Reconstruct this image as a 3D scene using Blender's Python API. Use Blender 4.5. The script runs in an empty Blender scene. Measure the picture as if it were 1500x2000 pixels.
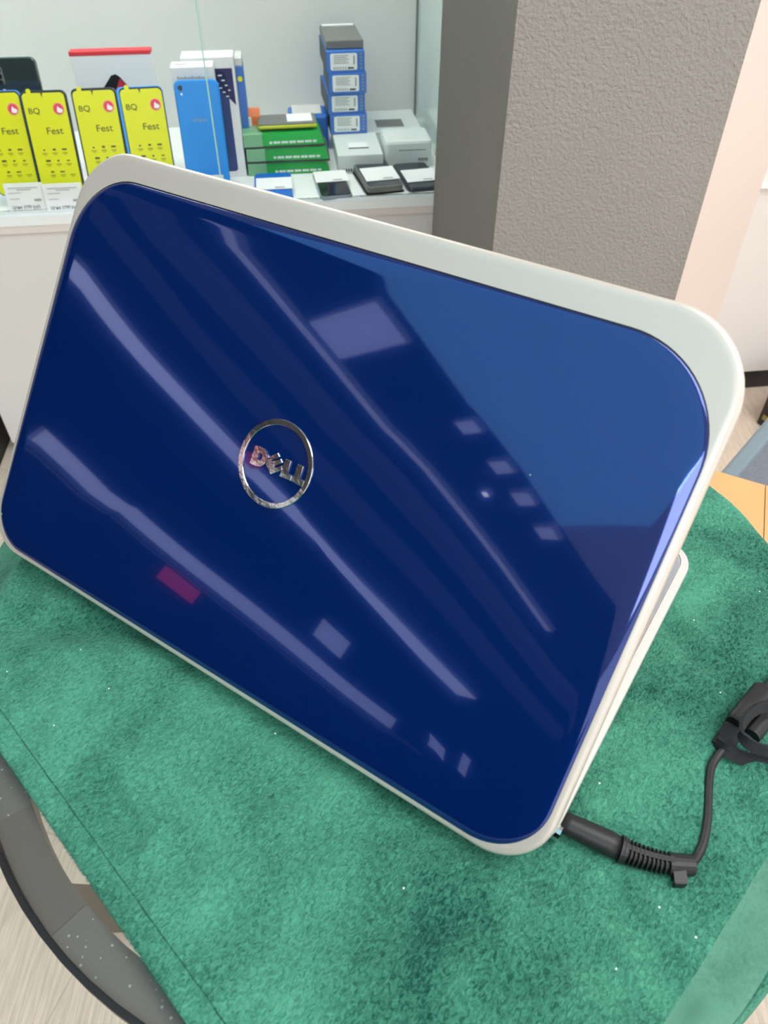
import bpy, bmesh, math, random
from mathutils import Vector, Matrix, noise
random.seed(7)
PI = math.pi
S = bpy.context.scene
C = S.collection

# ------------------------------------------------------------------ camera, world, exposure
CZ = 1.05                      # camera height above the floor
PITCH = 0.755435
FPX = 1470.95
cd = bpy.data.cameras.new('camera'); cam = bpy.data.objects.new('camera', cd); C.objects.link(cam)
cam.location = (0, 0, CZ); cam.rotation_euler = (PI/2 - PITCH, 0, 0)
cd.sensor_fit = 'HORIZONTAL'; cd.sensor_width = 24.0; cd.lens = FPX/1500*24.0
cd.clip_start = .02; cd.clip_end = 100
cd.dof.use_dof = True; cd.dof.focus_distance = .50; cd.dof.aperture_fstop = 14
S.camera = cam
S.view_settings.view_transform = 'Standard'; S.view_settings.look = 'None'
S.view_settings.exposure = 0.10; S.view_settings.gamma = 1; S.view_settings.use_curve_mapping = False
w = bpy.data.worlds.new('world'); S.world = w; w.use_nodes = True
bg = w.node_tree.nodes['Background']; bg.inputs[0].default_value = (1.0, .992, .985, 1); bg.inputs[1].default_value = 1.35
CEIL_E = 5.5
STRIP_E = 1.5

# ------------------------------------------------------------------ frames of reference
A0 = Vector((.085, 1.413, 0)); CU = Vector((.992, .127, 0)).normalized(); CN = Vector((-CU.y, CU.x, 0))
SH = .52                                                   # shelf height
def cab(s, d, h): return A0 + CU*s + CN*d + Vector((0, 0, SH + h))
CYAW = math.atan2(CU.y, CU.x)
LB = Vector((-.24873, .33336, .71096))                     # lower left corner of the lid
LU = Vector((.83231668, -.55430041, 0)); LV = Vector((.33327536, .50043377, .79905793)); LN = LU.cross(LV)
LNB = Vector((.5543, .8323, 0))                            # horizontal, from hinge to front of the base
LM = Matrix(((LU.x, LV.x, LN.x, LB.x), (LU.y, LV.y, LN.y, LB.y), (LU.z, LV.z, LN.z, LB.z), (0, 0, 0, 1)))
FW = Vector((0, math.cos(PITCH), -math.sin(PITCH))); UP = Vector((0, math.sin(PITCH), math.cos(PITCH)))
def ray(x, y): return FW + Vector((1, 0, 0))*((x-750)/FPX) - UP*((y-1000)/FPX)
def onz(x, y, z):
    d = ray(x, y); q = d*((z-CZ)/d.z); return Vector((q.x, q.y, z))
def onlid(x, y, n=0.0):                                    # lid coordinates (u, v, n) of a point seen at x, y
    d = ray(x, y); o = Vector((0, 0, CZ)); t = ((LB + LN*n - o).dot(LN))/d.dot(LN); q = o + d*t - LB
    return Vector((q.dot(LU), q.dot(LV), n))

# ------------------------------------------------------------------ materials
def srgb(r, g, b):
    f = lambda c: (c/255/12.92) if c/255 <= .04045 else ((c/255+.055)/1.055)**2.4
    return (f(r), f(g), f(b), 1)
def mat(name, col, rough=.5, metal=0, bump=None, var=None, coat=0, spec=.5, emis=None, es=1, sheen=0, alpha=None, trans=0):
    m = bpy.data.materials.new(name); m.use_nodes = True; nt = m.node_tree; b = nt.nodes['Principled BSDF']
    b.inputs['Base Color'].default_value = col; b.inputs['Roughness'].default_value = rough; b.inputs['Metallic'].default_value = metal
    b.inputs['Specular IOR Level'].default_value = spec; b.inputs['Coat Weight'].default_value = coat; b.inputs['Coat Roughness'].default_value = .03
    b.inputs['Sheen Weight'].default_value = sheen; b.inputs['Transmission Weight'].default_value = trans
    if emis: b.inputs['Emission Color'].default_value = emis; b.inputs['Emission Strength'].default_value = es
    tc = nt.nodes.new('ShaderNodeTexCoord')
    if var:                                                # (scale, amount) small colour variation
        n = nt.nodes.new('ShaderNodeTexNoise'); n.inputs['Scale'].default_value = var[0]; n.inputs['Detail'].default_value = 5
        nt.links.new(tc.outputs['Object'], n.inputs['Vector'])
        mx = nt.nodes.new('ShaderNodeMix'); mx.data_type = 'RGBA'; mx.blend_type = 'MULTIPLY'; mx.inputs[0].default_value = 1
        rp = nt.nodes.new('ShaderNodeMapRange'); rp.inputs[1].default_value = .3; rp.inputs[2].default_value = .7
        rp.inputs[3].default_value = 1-var[1]; rp.inputs[4].default_value = 1
        nt.links.new(n.outputs['Fac'], rp.inputs[0]); nt.links.new(rp.outputs[0], mx.inputs[7]); mx.inputs[6].default_value = col
        nt.links.new(mx.outputs[2], b.inputs['Base Color'])
    if bump:                                               # (scale, strength, distance)
        n = nt.nodes.new('ShaderNodeTexNoise'); n.inputs['Scale'].default_value = bump[0]; n.inputs['Detail'].default_value = 4
        nt.links.new(tc.outputs['Object'], n.inputs['Vector'])
        bp = nt.nodes.new('ShaderNodeBump'); bp.inputs['Strength'].default_value = bump[1]; bp.inputs['Distance'].default_value = bump[2]
        nt.links.new(n.outputs['Fac'], bp.inputs['Height']); nt.links.new(bp.outputs[0], b.inputs['Normal'])
    return m

def lid_blue():
    LC = (.0004, .027, .20, 1); m = mat('lid_blue', LC, .07, .52, coat=1, spec=.5); nt = m.node_tree; b = nt.nodes['Principled BSDF']
    b.inputs['Coat Roughness'].default_value = .012
    tc = nt.nodes.new('ShaderNodeTexCoord')
    n = nt.nodes.new('ShaderNodeTexNoise'); n.inputs['Scale'].default_value = 9; n.inputs['Detail'].default_value = 0
    nt.links.new(tc.outputs['Object'], n.inputs['Vector'])
    bp = nt.nodes.new('ShaderNodeBump'); bp.inputs['Strength'].default_value = .5; bp.inputs['Distance'].default_value = .0016
    nt.links.new(n.outputs['Fac'], bp.inputs['Height']); nt.links.new(bp.outputs[0], b.inputs['Coat Normal']); nt.links.new(bp.outputs[0], b.inputs['Normal'])
    # dust specks and tiny scratches
    v = nt.nodes.new('ShaderNodeTexVoronoi'); v.inputs['Scale'].default_value = 90; v.inputs['Randomness'].default_value = 1
    nt.links.new(tc.outputs['Object'], v.inputs['Vector'])
    lt = nt.nodes.new('ShaderNodeMath'); lt.operation = 'LESS_THAN'; lt.inputs[1].default_value = .07
    nt.links.new(v.outputs['Distance'], lt.inputs[0])
    sp = nt.nodes.new('ShaderNodeSeparateColor'); nt.links.new(v.outputs['Color'], sp.inputs[0])
    gt = nt.nodes.new('ShaderNodeMath'); gt.operation = 'GREATER_THAN'; gt.inputs[1].default_value = .96
    nt.links.new(sp.outputs[0], gt.inputs[0])
    mu = nt.nodes.new('ShaderNodeMath'); mu.operation = 'MULTIPLY'; nt.links.new(lt.outputs[0], mu.inputs[0]); nt.links.new(gt.outputs[0], mu.inputs[1])
    mx = nt.nodes.new('ShaderNodeMix'); mx.data_type = 'RGBA'; nt.links.new(mu.outputs[0], mx.inputs[0])
    mx.inputs[6].default_value = LC; mx.inputs[7].default_value = (.5, .55, .65, 1)
    nt.links.new(mx.outputs[2], b.inputs['Base Color'])
    return m

def cloth_mat(name, dark, light, weave=False):
    m = bpy.data.materials.new(name); m.use_nodes = True; nt = m.node_tree; b = nt.nodes['Principled BSDF']; L = nt.links.new
    b.inputs['Roughness'].default_value = .95; b.inputs['Specular IOR Level'].default_value = .12
    b.inputs['Sheen Weight'].default_value = .18; b.inputs['Sheen Roughness'].default_value = .5; b.inputs['Sheen Tint'].default_value = (.5, 1, .8, 1)
    tc = nt.nodes.new('ShaderNodeTexCoord')
    def no(sc, det=4, rough=.6, stretch=None, dist=0):
        n = nt.nodes.new('ShaderNodeTexNoise'); n.inputs['Scale'].default_value = sc; n.inputs['Detail'].default_value = det
        n.inputs['Roughness'].default_value = rough; n.inputs['Distortion'].default_value = dist
        if stretch:
            mp = nt.nodes.new('ShaderNodeMapping'); mp.inputs['Scale'].default_value = stretch; mp.inputs['Rotation'].default_value = (0, 0, .5)
            L(tc.outputs['UV'], mp.inputs[0]); L(mp.outputs[0], n.inputs['Vector'])
        else: L(tc.outputs['UV'], n.inputs['Vector'])
        return n
    big = no(9, 3, .6, dist=.7); mid = no(60, 4, .6); fine = no(640, 2, .55, (1, .62, 1), 1.0)
    def ma(op, a, bb):
        n = nt.nodes.new('ShaderNodeMath'); n.operation = op
        for i, v in enumerate((a, bb)):
            if isinstance(v, (int, float)): n.inputs[i].default_value = v
            else: L(v, n.inputs[i])
        return n.outputs[0]
    f = ma('ADD', ma('MULTIPLY', big.outputs['Fac'], 2.0), ma('MULTIPLY', mid.outputs['Fac'], .40))
    f = ma('ADD', f, ma('MULTIPLY', fine.outputs['Fac'], 1.45 if not weave else .5))
    rp = nt.nodes.new('ShaderNodeMapRange'); rp.inputs[1].default_value = 1.48 if not weave else .9; rp.inputs[2].default_value = 2.38 if not weave else 1.5; L(f, rp.inputs[0])
    mx = nt.nodes.new('ShaderNodeMix'); mx.data_type = 'RGBA'; mx.inputs[6].default_value = dark; mx.inputs[7].default_value = light; L(rp.outputs[0], mx.inputs[0])
    # stitched seam of the hem, 11 mm in from the edge
    sx = nt.nodes.new('ShaderNodeSeparateXYZ'); L(tc.outputs['UV'], sx.inputs[0])
    wob = ma('MULTIPLY', ma('SUBTRACT', mid.outputs['Fac'], .5), .0012)
    def line(src, at, wd): return ma('LESS_THAN', ma('ABSOLUTE', ma('SUBTRACT', ma('ADD', src, wob), at), 0), wd)
    sm = ma('MAXIMUM', line(sx.outputs[1], .0108, .00035), line(sx.outputs[0], .0445, .0005))
    m2 = nt.nodes.new('ShaderNodeMix'); m2.data_type = 'RGBA'; L(ma('MULTIPLY', ma('MULTIPLY', sm, mid.outputs['Fac']), 1.1), m2.inputs[0]); L(mx.outputs[2], m2.inputs[6]); m2.inputs[7].default_value = (.004, .035, .028, 1)
    vo = nt.nodes.new('ShaderNodeTexVoronoi'); vo.voronoi_dimensions = '2D'; vo.inputs['Scale'].default_value = 60; L(tc.outputs['UV'], vo.inputs['Vector'])
    sc2 = nt.nodes.new('ShaderNodeSeparateColor'); L(vo.outputs['Color'], sc2.inputs[0])
    lint = ma('MULTIPLY', ma('LESS_THAN', vo.outputs['Distance'], .028), ma('GREATER_THAN', sc2.outputs[0], .945))
    m3 = nt.nodes.new('ShaderNodeMix'); m3.data_type = 'RGBA'; L(lint, m3.inputs[0]); L(m2.outputs[2], m3.inputs[6]); m3.inputs[7].default_value = (.7, .85, .78, 1)
    L(m3.outputs[2], b.inputs['Base Color'])
    hb = ma('ADD', fine.outputs['Fac'], ma('MULTIPLY', mid.outputs['Fac'], 1.2))
    if weave:
        wv = nt.nodes.new('ShaderNodeTexWave'); wv.inputs['Scale'].default_value = 480; mp = nt.nodes.new('ShaderNodeMapping'); mp.inputs['Rotation'].default_value = (0, 0, .9)
        L(tc.outputs['UV'], mp.inputs[0]); L(mp.outputs[0], wv.inputs['Vector']); hb = ma('ADD', hb, ma('MULTIPLY', wv.outputs['Fac'], .5))
    bp = nt.nodes.new('ShaderNodeBump'); bp.inputs['Strength'].default_value = .7; bp.inputs['Distance'].default_value = 0.0017 if not weave else .0006
    L(hb, bp.inputs['Height']); L(bp.outputs[0], b.inputs['Normal'])
    return m

def wood_floor():
    m = bpy.data.materials.new('laminate_floor'); m.use_nodes = True; nt = m.node_tree; b = nt.nodes['Principled BSDF']; L = nt.links.new
    tc = nt.nodes.new('ShaderNodeTexCoord')
    br = nt.nodes.new('ShaderNodeTexBrick'); mp0 = nt.nodes.new('ShaderNodeMapping'); mp0.inputs['Rotation'].default_value = (0, 0, PI/2 + .30); mp0.inputs['Location'].default_value = (.3, .07, 0)
    L(tc.outputs['Object'], mp0.inputs[0]); L(mp0.outputs[0], br.inputs['Vector'])
    br.inputs['Scale'].default_value = 1; br.inputs['Brick Width'].default_value = 1.3; br.inputs['Row Height'].default_value = .19; br.inputs['Mortar Size'].default_value = .0012
    br.inputs['Color1'].default_value = srgb(240, 222, 203); br.inputs['Color2'].default_value = srgb(234, 216, 197); br.inputs['Mortar'].default_value = srgb(216, 198, 179)
    mp = nt.nodes.new('ShaderNodeMapping'); mp.inputs['Scale'].default_value = (260, 14, 1); mp.inputs['Rotation'].default_value = (0, 0, -.30)
    L(tc.outputs['Object'], mp.inputs[0])
    n = nt.nodes.new('ShaderNodeTexNoise'); n.inputs['Scale'].default_value = 1; n.inputs['Detail'].default_value = 5; n.inputs['Distortion'].default_value = .8; L(mp.outputs[0], n.inputs['Vector'])
    rp = nt.nodes.new('ShaderNodeMapRange'); rp.inputs[1].default_value = .35; rp.inputs[2].default_value = .7; rp.inputs[3].default_value = .80; rp.inputs[4].default_value = 1.06; L(n.outputs['Fac'], rp.inputs[0])
    mx = nt.nodes.new('ShaderNodeMix'); mx.data_type = 'RGBA'; mx.blend_type = 'MULTIPLY'; mx.inputs[0].default_value = 1; L(br.outputs['Color'], mx.inputs[6]); L(rp.outputs[0], mx.inputs[7])
    L(mx.outputs[2], b.inputs['Base Color']); b.inputs['Roughness'].default_value = .5
    bp = nt.nodes.new('ShaderNodeBump'); bp.inputs['Strength'].default_value = .2; bp.inputs['Distance'].default_value = .001; L(n.outputs['Fac'], bp.inputs['Height']); L(bp.outputs[0], b.inputs['Normal'])
    return m

def glass_mat(name, tint=(.93, .98, .96, 1), ior=1.45):
    m = bpy.data.materials.new(name); m.use_nodes = True; nt = m.node_tree; nt.nodes.clear(); L = nt.links.new
    o = nt.nodes.new('ShaderNodeOutputMaterial'); t = nt.nodes.new('ShaderNodeBsdfTransparent'); t.inputs[0].default_value = tint
    g = nt.nodes.new('ShaderNodeBsdfGlossy'); g.inputs['Roughness'].default_value = .02
    f = nt.nodes.new('ShaderNodeFresnel'); f.inputs[0].default_value = ior; mx = nt.nodes.new('ShaderNodeMixShader')
    L(f.outputs[0], mx.inputs[0]); L(t.outputs[0], mx.inputs[1]); L(g.outputs[0], mx.inputs[2]); L(mx.outputs[0], o.inputs[0])
    return m

def dusty_grey():
    m = mat('table_ring_grey', srgb(138, 132, 130), .42, .0, spec=.4); nt = m.node_tree; b = nt.nodes['Principled BSDF']; L = nt.links.new
    tc = nt.nodes.new('ShaderNodeTexCoord'); v = nt.nodes.new('ShaderNodeTexVoronoi'); v.voronoi_dimensions = '2D'; v.inputs['Scale'].default_value = 260; L(tc.outputs['Object'], v.inputs['Vector'])
    s = nt.nodes.new('ShaderNodeSeparateColor'); L(v.outputs['Color'], s.inputs[0])
    n = nt.nodes.new('ShaderNodeTexNoise'); n.inputs['Scale'].default_value = 30; L(tc.outputs['Object'], n.inputs['Vector'])
    def ma(op, a, bb):
        q = nt.nodes.new('ShaderNodeMath'); q.operation = op
        for i, x in enumerate((a, bb)):
            if isinstance(x, (int, float)): q.inputs[i].default_value = x
            else: L(x, q.inputs[i])
        return q.outputs[0]
    k = ma('MULTIPLY', ma('LESS_THAN', v.outputs['Distance'], ma('MULTIPLY', s.outputs[1], .17)), ma('GREATER_THAN', ma('ADD', s.outputs[0], ma('MULTIPLY', n.outputs['Fac'], .6)), 1.02))
    mx = nt.nodes.new('ShaderNodeMix'); mx.data_type = 'RGBA'; L(k, mx.inputs[0]); mx.inputs[6].default_value = srgb(138, 132, 130); mx.inputs[7].default_value = srgb(215, 212, 208); L(mx.outputs[2], b.inputs['Base Color'])
    return m

M = {}
M['floor'] = wood_floor()
M['pillar'] = mat('pillar_grey_paint', srgb(157, 151, 145), .75, bump=(230, .8, .0034), var=(6, .06))
M['pink'] = mat('pink_beige_paint', srgb(240, 219, 208), .8, bump=(60, .15, .001))
M['panel'] = mat('white_laminate', srgb(229, 225, 222), .45)
M['shelf'] = mat('white_gloss_shelf', srgb(246, 250, 249), .25)
M['trimstrip'] = mat('cream_edge_band', srgb(232, 222, 216), .5)
M['cabback'] = mat('pale_grey_green_back', srgb(212, 214, 211), .35)
M['cabside'] = mat('pale_green_side_glass', srgb(212, 226, 221), .12, spec=.6)
M['plinth'] = mat('dark_plinth', srgb(45, 42, 42), .6)
M['glass'] = glass_mat('clear_glass', (.985, .992, .985, 1), 1.14)
M['glassedge'] = mat('green_glass_edge', srgb(186, 236, 212), .3)
M['tglass'] = glass_mat('table_glass', (.96, .975, .97, 1))
M['ring'] = dusty_grey()
M['legp'] = mat('grey_leg_paint', srgb(190, 181, 172), .5)
M['ring2'] = mat('brown_grey_bracket', srgb(128, 119, 115), .5)
M['black'] = mat('matte_black', srgb(24, 23, 26), .45)
M['blackrub'] = mat('black_rubber', srgb(29, 28, 31), .45, bump=(900, .15, .0003))
M['blackgl'] = mat('gloss_black', srgb(26, 28, 32), .12)
M['lid'] = lid_blue()
M['silver'] = mat('silver_paint', srgb(216, 207, 198), .36, .35, spec=.5, bump=(1500, .05, .0002))
M['silver2'] = mat('base_silver_white', srgb(206, 201, 196), .40)
M['deck'] = mat('grey_deck', srgb(150, 154, 163), .4)
M['chrome'] = mat('chrome', (.62, .63, .64, 1), .09, 1, bump=(300, .12, .0004))
M['chromeedge'] = mat('chrome_edge', (.92, .94, .96, 1), .3, .8)
M['cloth'] = cloth_mat('green_plush', (.005, .056, .041, 1), (.088, .335, .222, 1))
M['clothback'] = cloth_mat('green_knit_underside', (.026, .105, .078, 1), (.115, .29, .21, 1), True)
M['fringe'] = mat('green_pile_fibre', (.022, .17, .12, 1), .9)
M['yellow'] = mat('yellow_film', srgb(222, 226, 8), .3, bump=(60, .2, .001))
M['pinkbadge'] = mat('pink_red_badge', srgb(226, 62, 98), .5)
M['badgering'] = mat('pale_pink_ring', srgb(240, 140, 130), .5)
M['white'] = mat('white_card', srgb(240, 242, 243), .6)
M['ink'] = mat('dark_print', srgb(70, 72, 40), .6)
M['inkb'] = mat('black_print', srgb(60, 62, 66), .6)
M['inkl'] = mat('light_grey_print', srgb(165, 170, 172), .6)
M['ph_dark'] = mat('dark_phone_body', srgb(52, 58, 66), .25)
M['ph_blue'] = mat('blue_phone_body', srgb(70, 130, 215), .25)
M['ph_blue2'] = mat('light_blue_phone_body', srgb(60, 160, 245), .25)
M['cyan'] = mat('bright_blue_phone_back', srgb(0, 140, 232), .35)
M['greenblk'] = mat('black_green_phone_back', srgb(40, 54, 56), .12, coat=.8)
M['red'] = mat('red_print', srgb(222, 52, 66), .5)
M['crimson'] = mat('crimson_print', srgb(190, 30, 60), .5)
M['navy'] = mat('navy_print', srgb(38, 40, 100), .5)
M['navyph'] = mat('navy_phone_print', srgb(36, 66, 126), .3)
M['midblue'] = mat('mid_blue_card', srgb(62, 118, 204), .5)
M['deepblue'] = mat('deep_blue_card', srgb(12, 104, 200), .4)
M['green'] = mat('green_card', srgb(0, 172, 72), .4)
M['palegreen'] = mat('pale_green_card', srgb(126, 186, 140), .4)
M['orange'] = mat('orange_card', srgb(230, 120, 60), .5)
M['plastic'] = mat('off_white_plastic', srgb(218, 226, 224), .35)
M['lens'] = mat('camera_lens', srgb(25, 28, 32), .1)
M['greyprint'] = mat('grey_screen_print', srgb(112, 114, 112), .5)
M['yel2'] = mat('yellow_green_edge', srgb(190, 200, 50), .4)
M['card'] = mat('kraft_cardboard', srgb(226, 180, 122), .85, var=(14, .10))
M['steelblue'] = mat('steel_blue_frame', srgb(140, 156, 166), .4, .2)
M['gold'] = mat('gold_print', srgb(150, 130, 70), .4)
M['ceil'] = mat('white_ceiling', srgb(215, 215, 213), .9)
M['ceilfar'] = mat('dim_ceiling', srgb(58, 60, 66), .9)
M['beam'] = mat('mid_grey_beam', srgb(140, 144, 152), .8)
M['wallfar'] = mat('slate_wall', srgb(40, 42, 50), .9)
M['lamp'] = mat('lit_diffuser', (.9, .9, .9, 1), .5, emis=(.97, .985, 1, 1), es=CEIL_E)  # also drives the two large panels added as key and fill
M['ceil_glow'] = mat('added_ceiling_glow', (.6, .8, .9, 1), .5, emis=(.16, .80, 1, 1), es=.62)  # added glow that makes the ceiling mirror blue in the lid
M['strip'] = mat('lit_strip', (.9, .9, .9, 1), .5, emis=(.95, .95, 1, 1), es=STRIP_E)
M['strip2'] = mat('faint_lit_strip', (.9, .9, .9, 1), .5, emis=(.92, .92, 1, 1), es=STRIP_E*.6)
M['cablamp'] = mat('cabinet_led', (.9, .9, .9, 1), .5, emis=(1, .985, .965, 1), es=50)
M['redsign'] = mat('red_panel', srgb(220, 30, 50), .5, emis=(1, .06, .10, 1), es=1.1)
M['mesh'] = None
def mesh_mat():
    m = bpy.data.materials.new('grey_mesh_fabric'); m.use_nodes = True; nt = m.node_tree; b = nt.nodes['Principled BSDF']; L = nt.links.new
    tc = nt.nodes.new('ShaderNodeTexCoord'); v = nt.nodes.new('ShaderNodeTexVoronoi'); v.inputs['Scale'].default_value = 420; v.inputs['Randomness'].default_value = .2; L(tc.outputs['Object'], v.inputs['Vector'])
    r = nt.nodes.new('ShaderNodeValToRGB'); r.color_ramp.elements[0].color = srgb(60, 64, 72); r.color_ramp.elements[1].color = srgb(128, 132, 142); r.color_ramp.elements[1].position = .6
    L(v.outputs['Distance'], r.inputs[0]); L(r.outputs[0], b.inputs['Base Color']); b.inputs['Roughness'].default_value = .7
    return m
M['mesh'] = mesh_mat()

# ------------------------------------------------------------------ object helpers
def link(name, me, m, parent=None, loc=None):
    o = bpy.data.objects.new(name, me); C.objects.link(o)
    for mm in (m if isinstance(m, (list, tuple)) else [m]): me.materials.append(mm)
    if parent: o.parent = parent
    if loc is not None: o.location = loc
    return o
def tag(o, label=None, cat=None, group=None, kind=None):
    if label: o['label'] = label
    if cat: o['category'] = cat
    if group: o['group'] = group
    if kind: o['kind'] = kind
    return o
def thing(name, label, cat, loc=(0, 0, 0), rot=(0, 0, 0), group=None):
    o = bpy.data.objects.new(name, None); C.objects.link(o); o.location = loc; o.rotation_euler = rot; o.empty_display_size = .02
    return tag(o, label, cat, group)
def from_bm(name, bm, m, parent=None, smooth=False, loc=None):
    bmesh.ops.recalc_face_normals(bm, faces=bm.faces)
    me = bpy.data.meshes.new(name); bm.to_mesh(me); bm.free()
    if smooth: me.polygons.foreach_set('use_smooth', [True]*len(me.polygons))
    return link(name, me, m, parent, loc)
def add_box(bm, c, s, bev=0, seg=2, rot=None):
    b2 = bmesh.new(); bmesh.ops.create_cube(b2, size=1)
    bmesh.ops.scale(b2, vec=s, verts=b2.verts)
    if bev: bmesh.ops.bevel(b2, geom=b2.edges[:] , offset=bev, segments=seg, affect='EDGES', profile=.5)
    if rot is not None: bmesh.ops.transform(b2, matrix=rot, verts=b2.verts)
    bmesh.ops.translate(b2, vec=c, verts=b2.verts)
    me = bpy.data.meshes.new('t'); b2.to_mesh(me); b2.free(); bm.from_mesh(me); bpy.data.meshes.remove(me)
def box(name, c, s, m, parent=None, bev=0, seg=2, rot=None):
    bm = bmesh.new(); add_box(bm, c, s, bev, seg, rot); return from_bm(name, bm, m, parent)
def rrect(w_, h_, r, n=6, x0=0, y0=0, rs=None):            # rounded rectangle outline, corner order bl br tr tl
    rs = rs or (r, r, r, r); pts = []
    for (cx, cy, a0, q) in ((rs[0], rs[0], PI, rs[0]), (w_-rs[1], rs[1], 1.5*PI, rs[1]), (w_-rs[2], h_-rs[2], 0, rs[2]), (rs[3], h_-rs[3], .5*PI, rs[3])):
        for i in range(n+1):
            a = a0 + .5*PI*i/n; pts.append((x0+cx+q*math.cos(a), y0+cy+q*math.sin(a)))
    return pts
def loft(bm, rings, cap0=True, cap1=True):                 # rings of equal length, closed
    vs = [[bm.verts.new(p) for p in r] for r in rings]; n = len(vs[0])
    for a, b in zip(vs, vs[1:]):
        for i in range(n):
            j = (i+1) % n; bm.faces.new((a[i], a[j], b[j], b[i]))
    if cap0: bm.faces.new(vs[0][::-1])
    if cap1: bm.faces.new(vs[-1])
    return vs
def slab(bm, w_, h_, t, r, bev, n=6, x0=0, y0=0, z0=0, rs=None):   # rounded slab lying in xy, soft edge on both faces
    rings = []
    steps = ((bev, 0), (bev*.3, bev*.3), (0, bev), (0, t-bev), (bev*.3, t-bev*.3), (bev, t))
    for ins, z in steps:
        q = rs or (r, r, r, r); q2 = tuple(max(a-ins, .0002) for a in q)
        rings.append([(x, y, z0+z) for x, y in rrect(w_-2*ins, h_-2*ins, 0, n, x0+ins, y0+ins, q2)])
    loft(bm, rings)
def prism(bm, pts, z0, z1):
    a = [bm.verts.new((x, y, z0)) for x, y in pts]; b = [bm.verts.new((x, y, z1)) for x, y in pts]; n = len(pts)
    bm.faces.new(a[::-1]); bm.faces.new(b)
    for i in range(n): bm.faces.new((a[i], a[(i+1) % n], b[(i+1) % n], b[i]))
def crom(pts, n=8):
    P = [Vector(p) for p in pts]; P = [P[0]*2-P[1]] + P + [P[-1]*2-P[-2]]; out = []
    for i in range(1, len(P)-2):
        for k in range(n):
            t = k/n; a, b, c, d = P[i-1:i+3]
            out.append(.5*((2*b)+(c-a)*t+(2*a-5*b+4*c-d)*t*t+(3*b-a-3*c+d)*t**3))
    out.append(P[-2]); return out
def sweep(bm, path, prof, upv=Vector((0, 0, 1)), closed=False):    # prof: function i,n -> list of (side, up) offsets
    rings = []; n = len(path)
    for i, p in enumerate(path):
        t = (path[min(i+1, n-1)]-path[max(i-1, 0)]).normalized(); s = t.cross(upv)
        s = s.normalized() if s.length > 1e-5 else Vector((1, 0, 0)); u = s.cross(t)
        rings.append([p + s*a + u*b for a, b in prof(i, n)])
    loft(bm, rings)
def tube(bm, path, r, seg=12):
    rf = r if callable(r) else (lambda i, n: r)
    sweep(bm, path, lambda i, n: [(rf(i, n)*math.cos(2*PI*k/seg), rf(i, n)*math.sin(2*PI*k/seg)) for k in range(seg)])
def add_cyl(bm, c, r, h, seg=24):
    prism2 = [(c[0]+r*math.cos(2*PI*k/seg), c[1]+r*math.sin(2*PI*k/seg)) for k in range(seg)]; prism(bm, prism2, c[2], c[2]+h)
def text(name, s, size, m, parent, loc, rot=(PI/2, 0, 0), align='CENTER', ext=.00015, sx=1):
    cu = bpy.data.curves.new('t', 'FONT'); cu.body = s; cu.size = size; cu.extrude = ext; cu.align_x = align; cu.align_y = 'CENTER'
    to = bpy.data.objects.new('t', cu); C.objects.link(to); bpy.context.view_layer.update()
    me = bpy.data.meshes.new_from_object(to.evaluated_get(bpy.context.evaluated_depsgraph_get()))
    bpy.data.objects.remove(to); bpy.data.curves.remove(cu); me.materials.clear()
    o = link(name, me, m, parent, loc); o.rotation_euler = rot; o.scale = (sx, 1, 1); return o
def struct(o): o['kind'] = 'structure'; return o

# ------------------------------------------------------------------ the setting
struct(box('floor', (-2, -1, -.02), (12, 12, .04), M['floor']))
def quadbox(name, p, q, th, z0, z1, m):                    # vertical wall from p to q, thickness th to the left of the direction
    p, q = Vector((p[0], p[1])), Vector((q[0], q[1])); d = (q-p).normalized(); n = Vector((-d.y, d.x))*th
    bm = bmesh.new(); prism(bm, [tuple(p), tuple(q), tuple(q+n), tuple(p+n)], z0, z1); return from_bm(name, bm, m)
CH = 2.6
def xy(s, d): v = A0 + CU*s + CN*d; return (v.x, v.y)
struct(quadbox('wall_back', xy(-7, .56), xy(4, .56), .1, 0, CH, M['panel']))
N_ = Vector((.1466, .982, 0))
def pxy(a, b): v = N_ + CU*a + CN*b; return (v.x, v.y)
bm = bmesh.new(); prism(bm, [pxy(0, 0), pxy(.2827, 0), pxy(.2827, .4305), pxy(0, .4305)], 0, CH)
struct(from_bm('wall_pillar', bm, M['pillar']))
bm = bmesh.new(); prism(bm, [pxy(.2830, .0015), pxy(.360, .0015), pxy(.360, .430), pxy(.2830, .430)], 0, CH)
struct(from_bm('trim_1', bm, M['pink']))
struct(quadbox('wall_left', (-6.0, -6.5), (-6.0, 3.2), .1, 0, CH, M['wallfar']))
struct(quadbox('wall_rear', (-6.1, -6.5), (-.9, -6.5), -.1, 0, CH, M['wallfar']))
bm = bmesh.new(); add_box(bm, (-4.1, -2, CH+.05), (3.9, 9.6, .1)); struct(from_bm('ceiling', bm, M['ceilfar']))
struct(box('trim_2', (1.05, -.62, CH+.05), (6.3, 6.9, .1), M['ceil']))
for k, x_ in enumerate((-3.15, -3.75)): struct(box('trim_%d' % (k+3), (x_, -1.6, CH-.03), (.22, 6.5, .06), M['beam']))
struct(box('trim_5', (-5.9, -2.6, 1.78), (.12, 5.4, .05), M['beam']))

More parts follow.
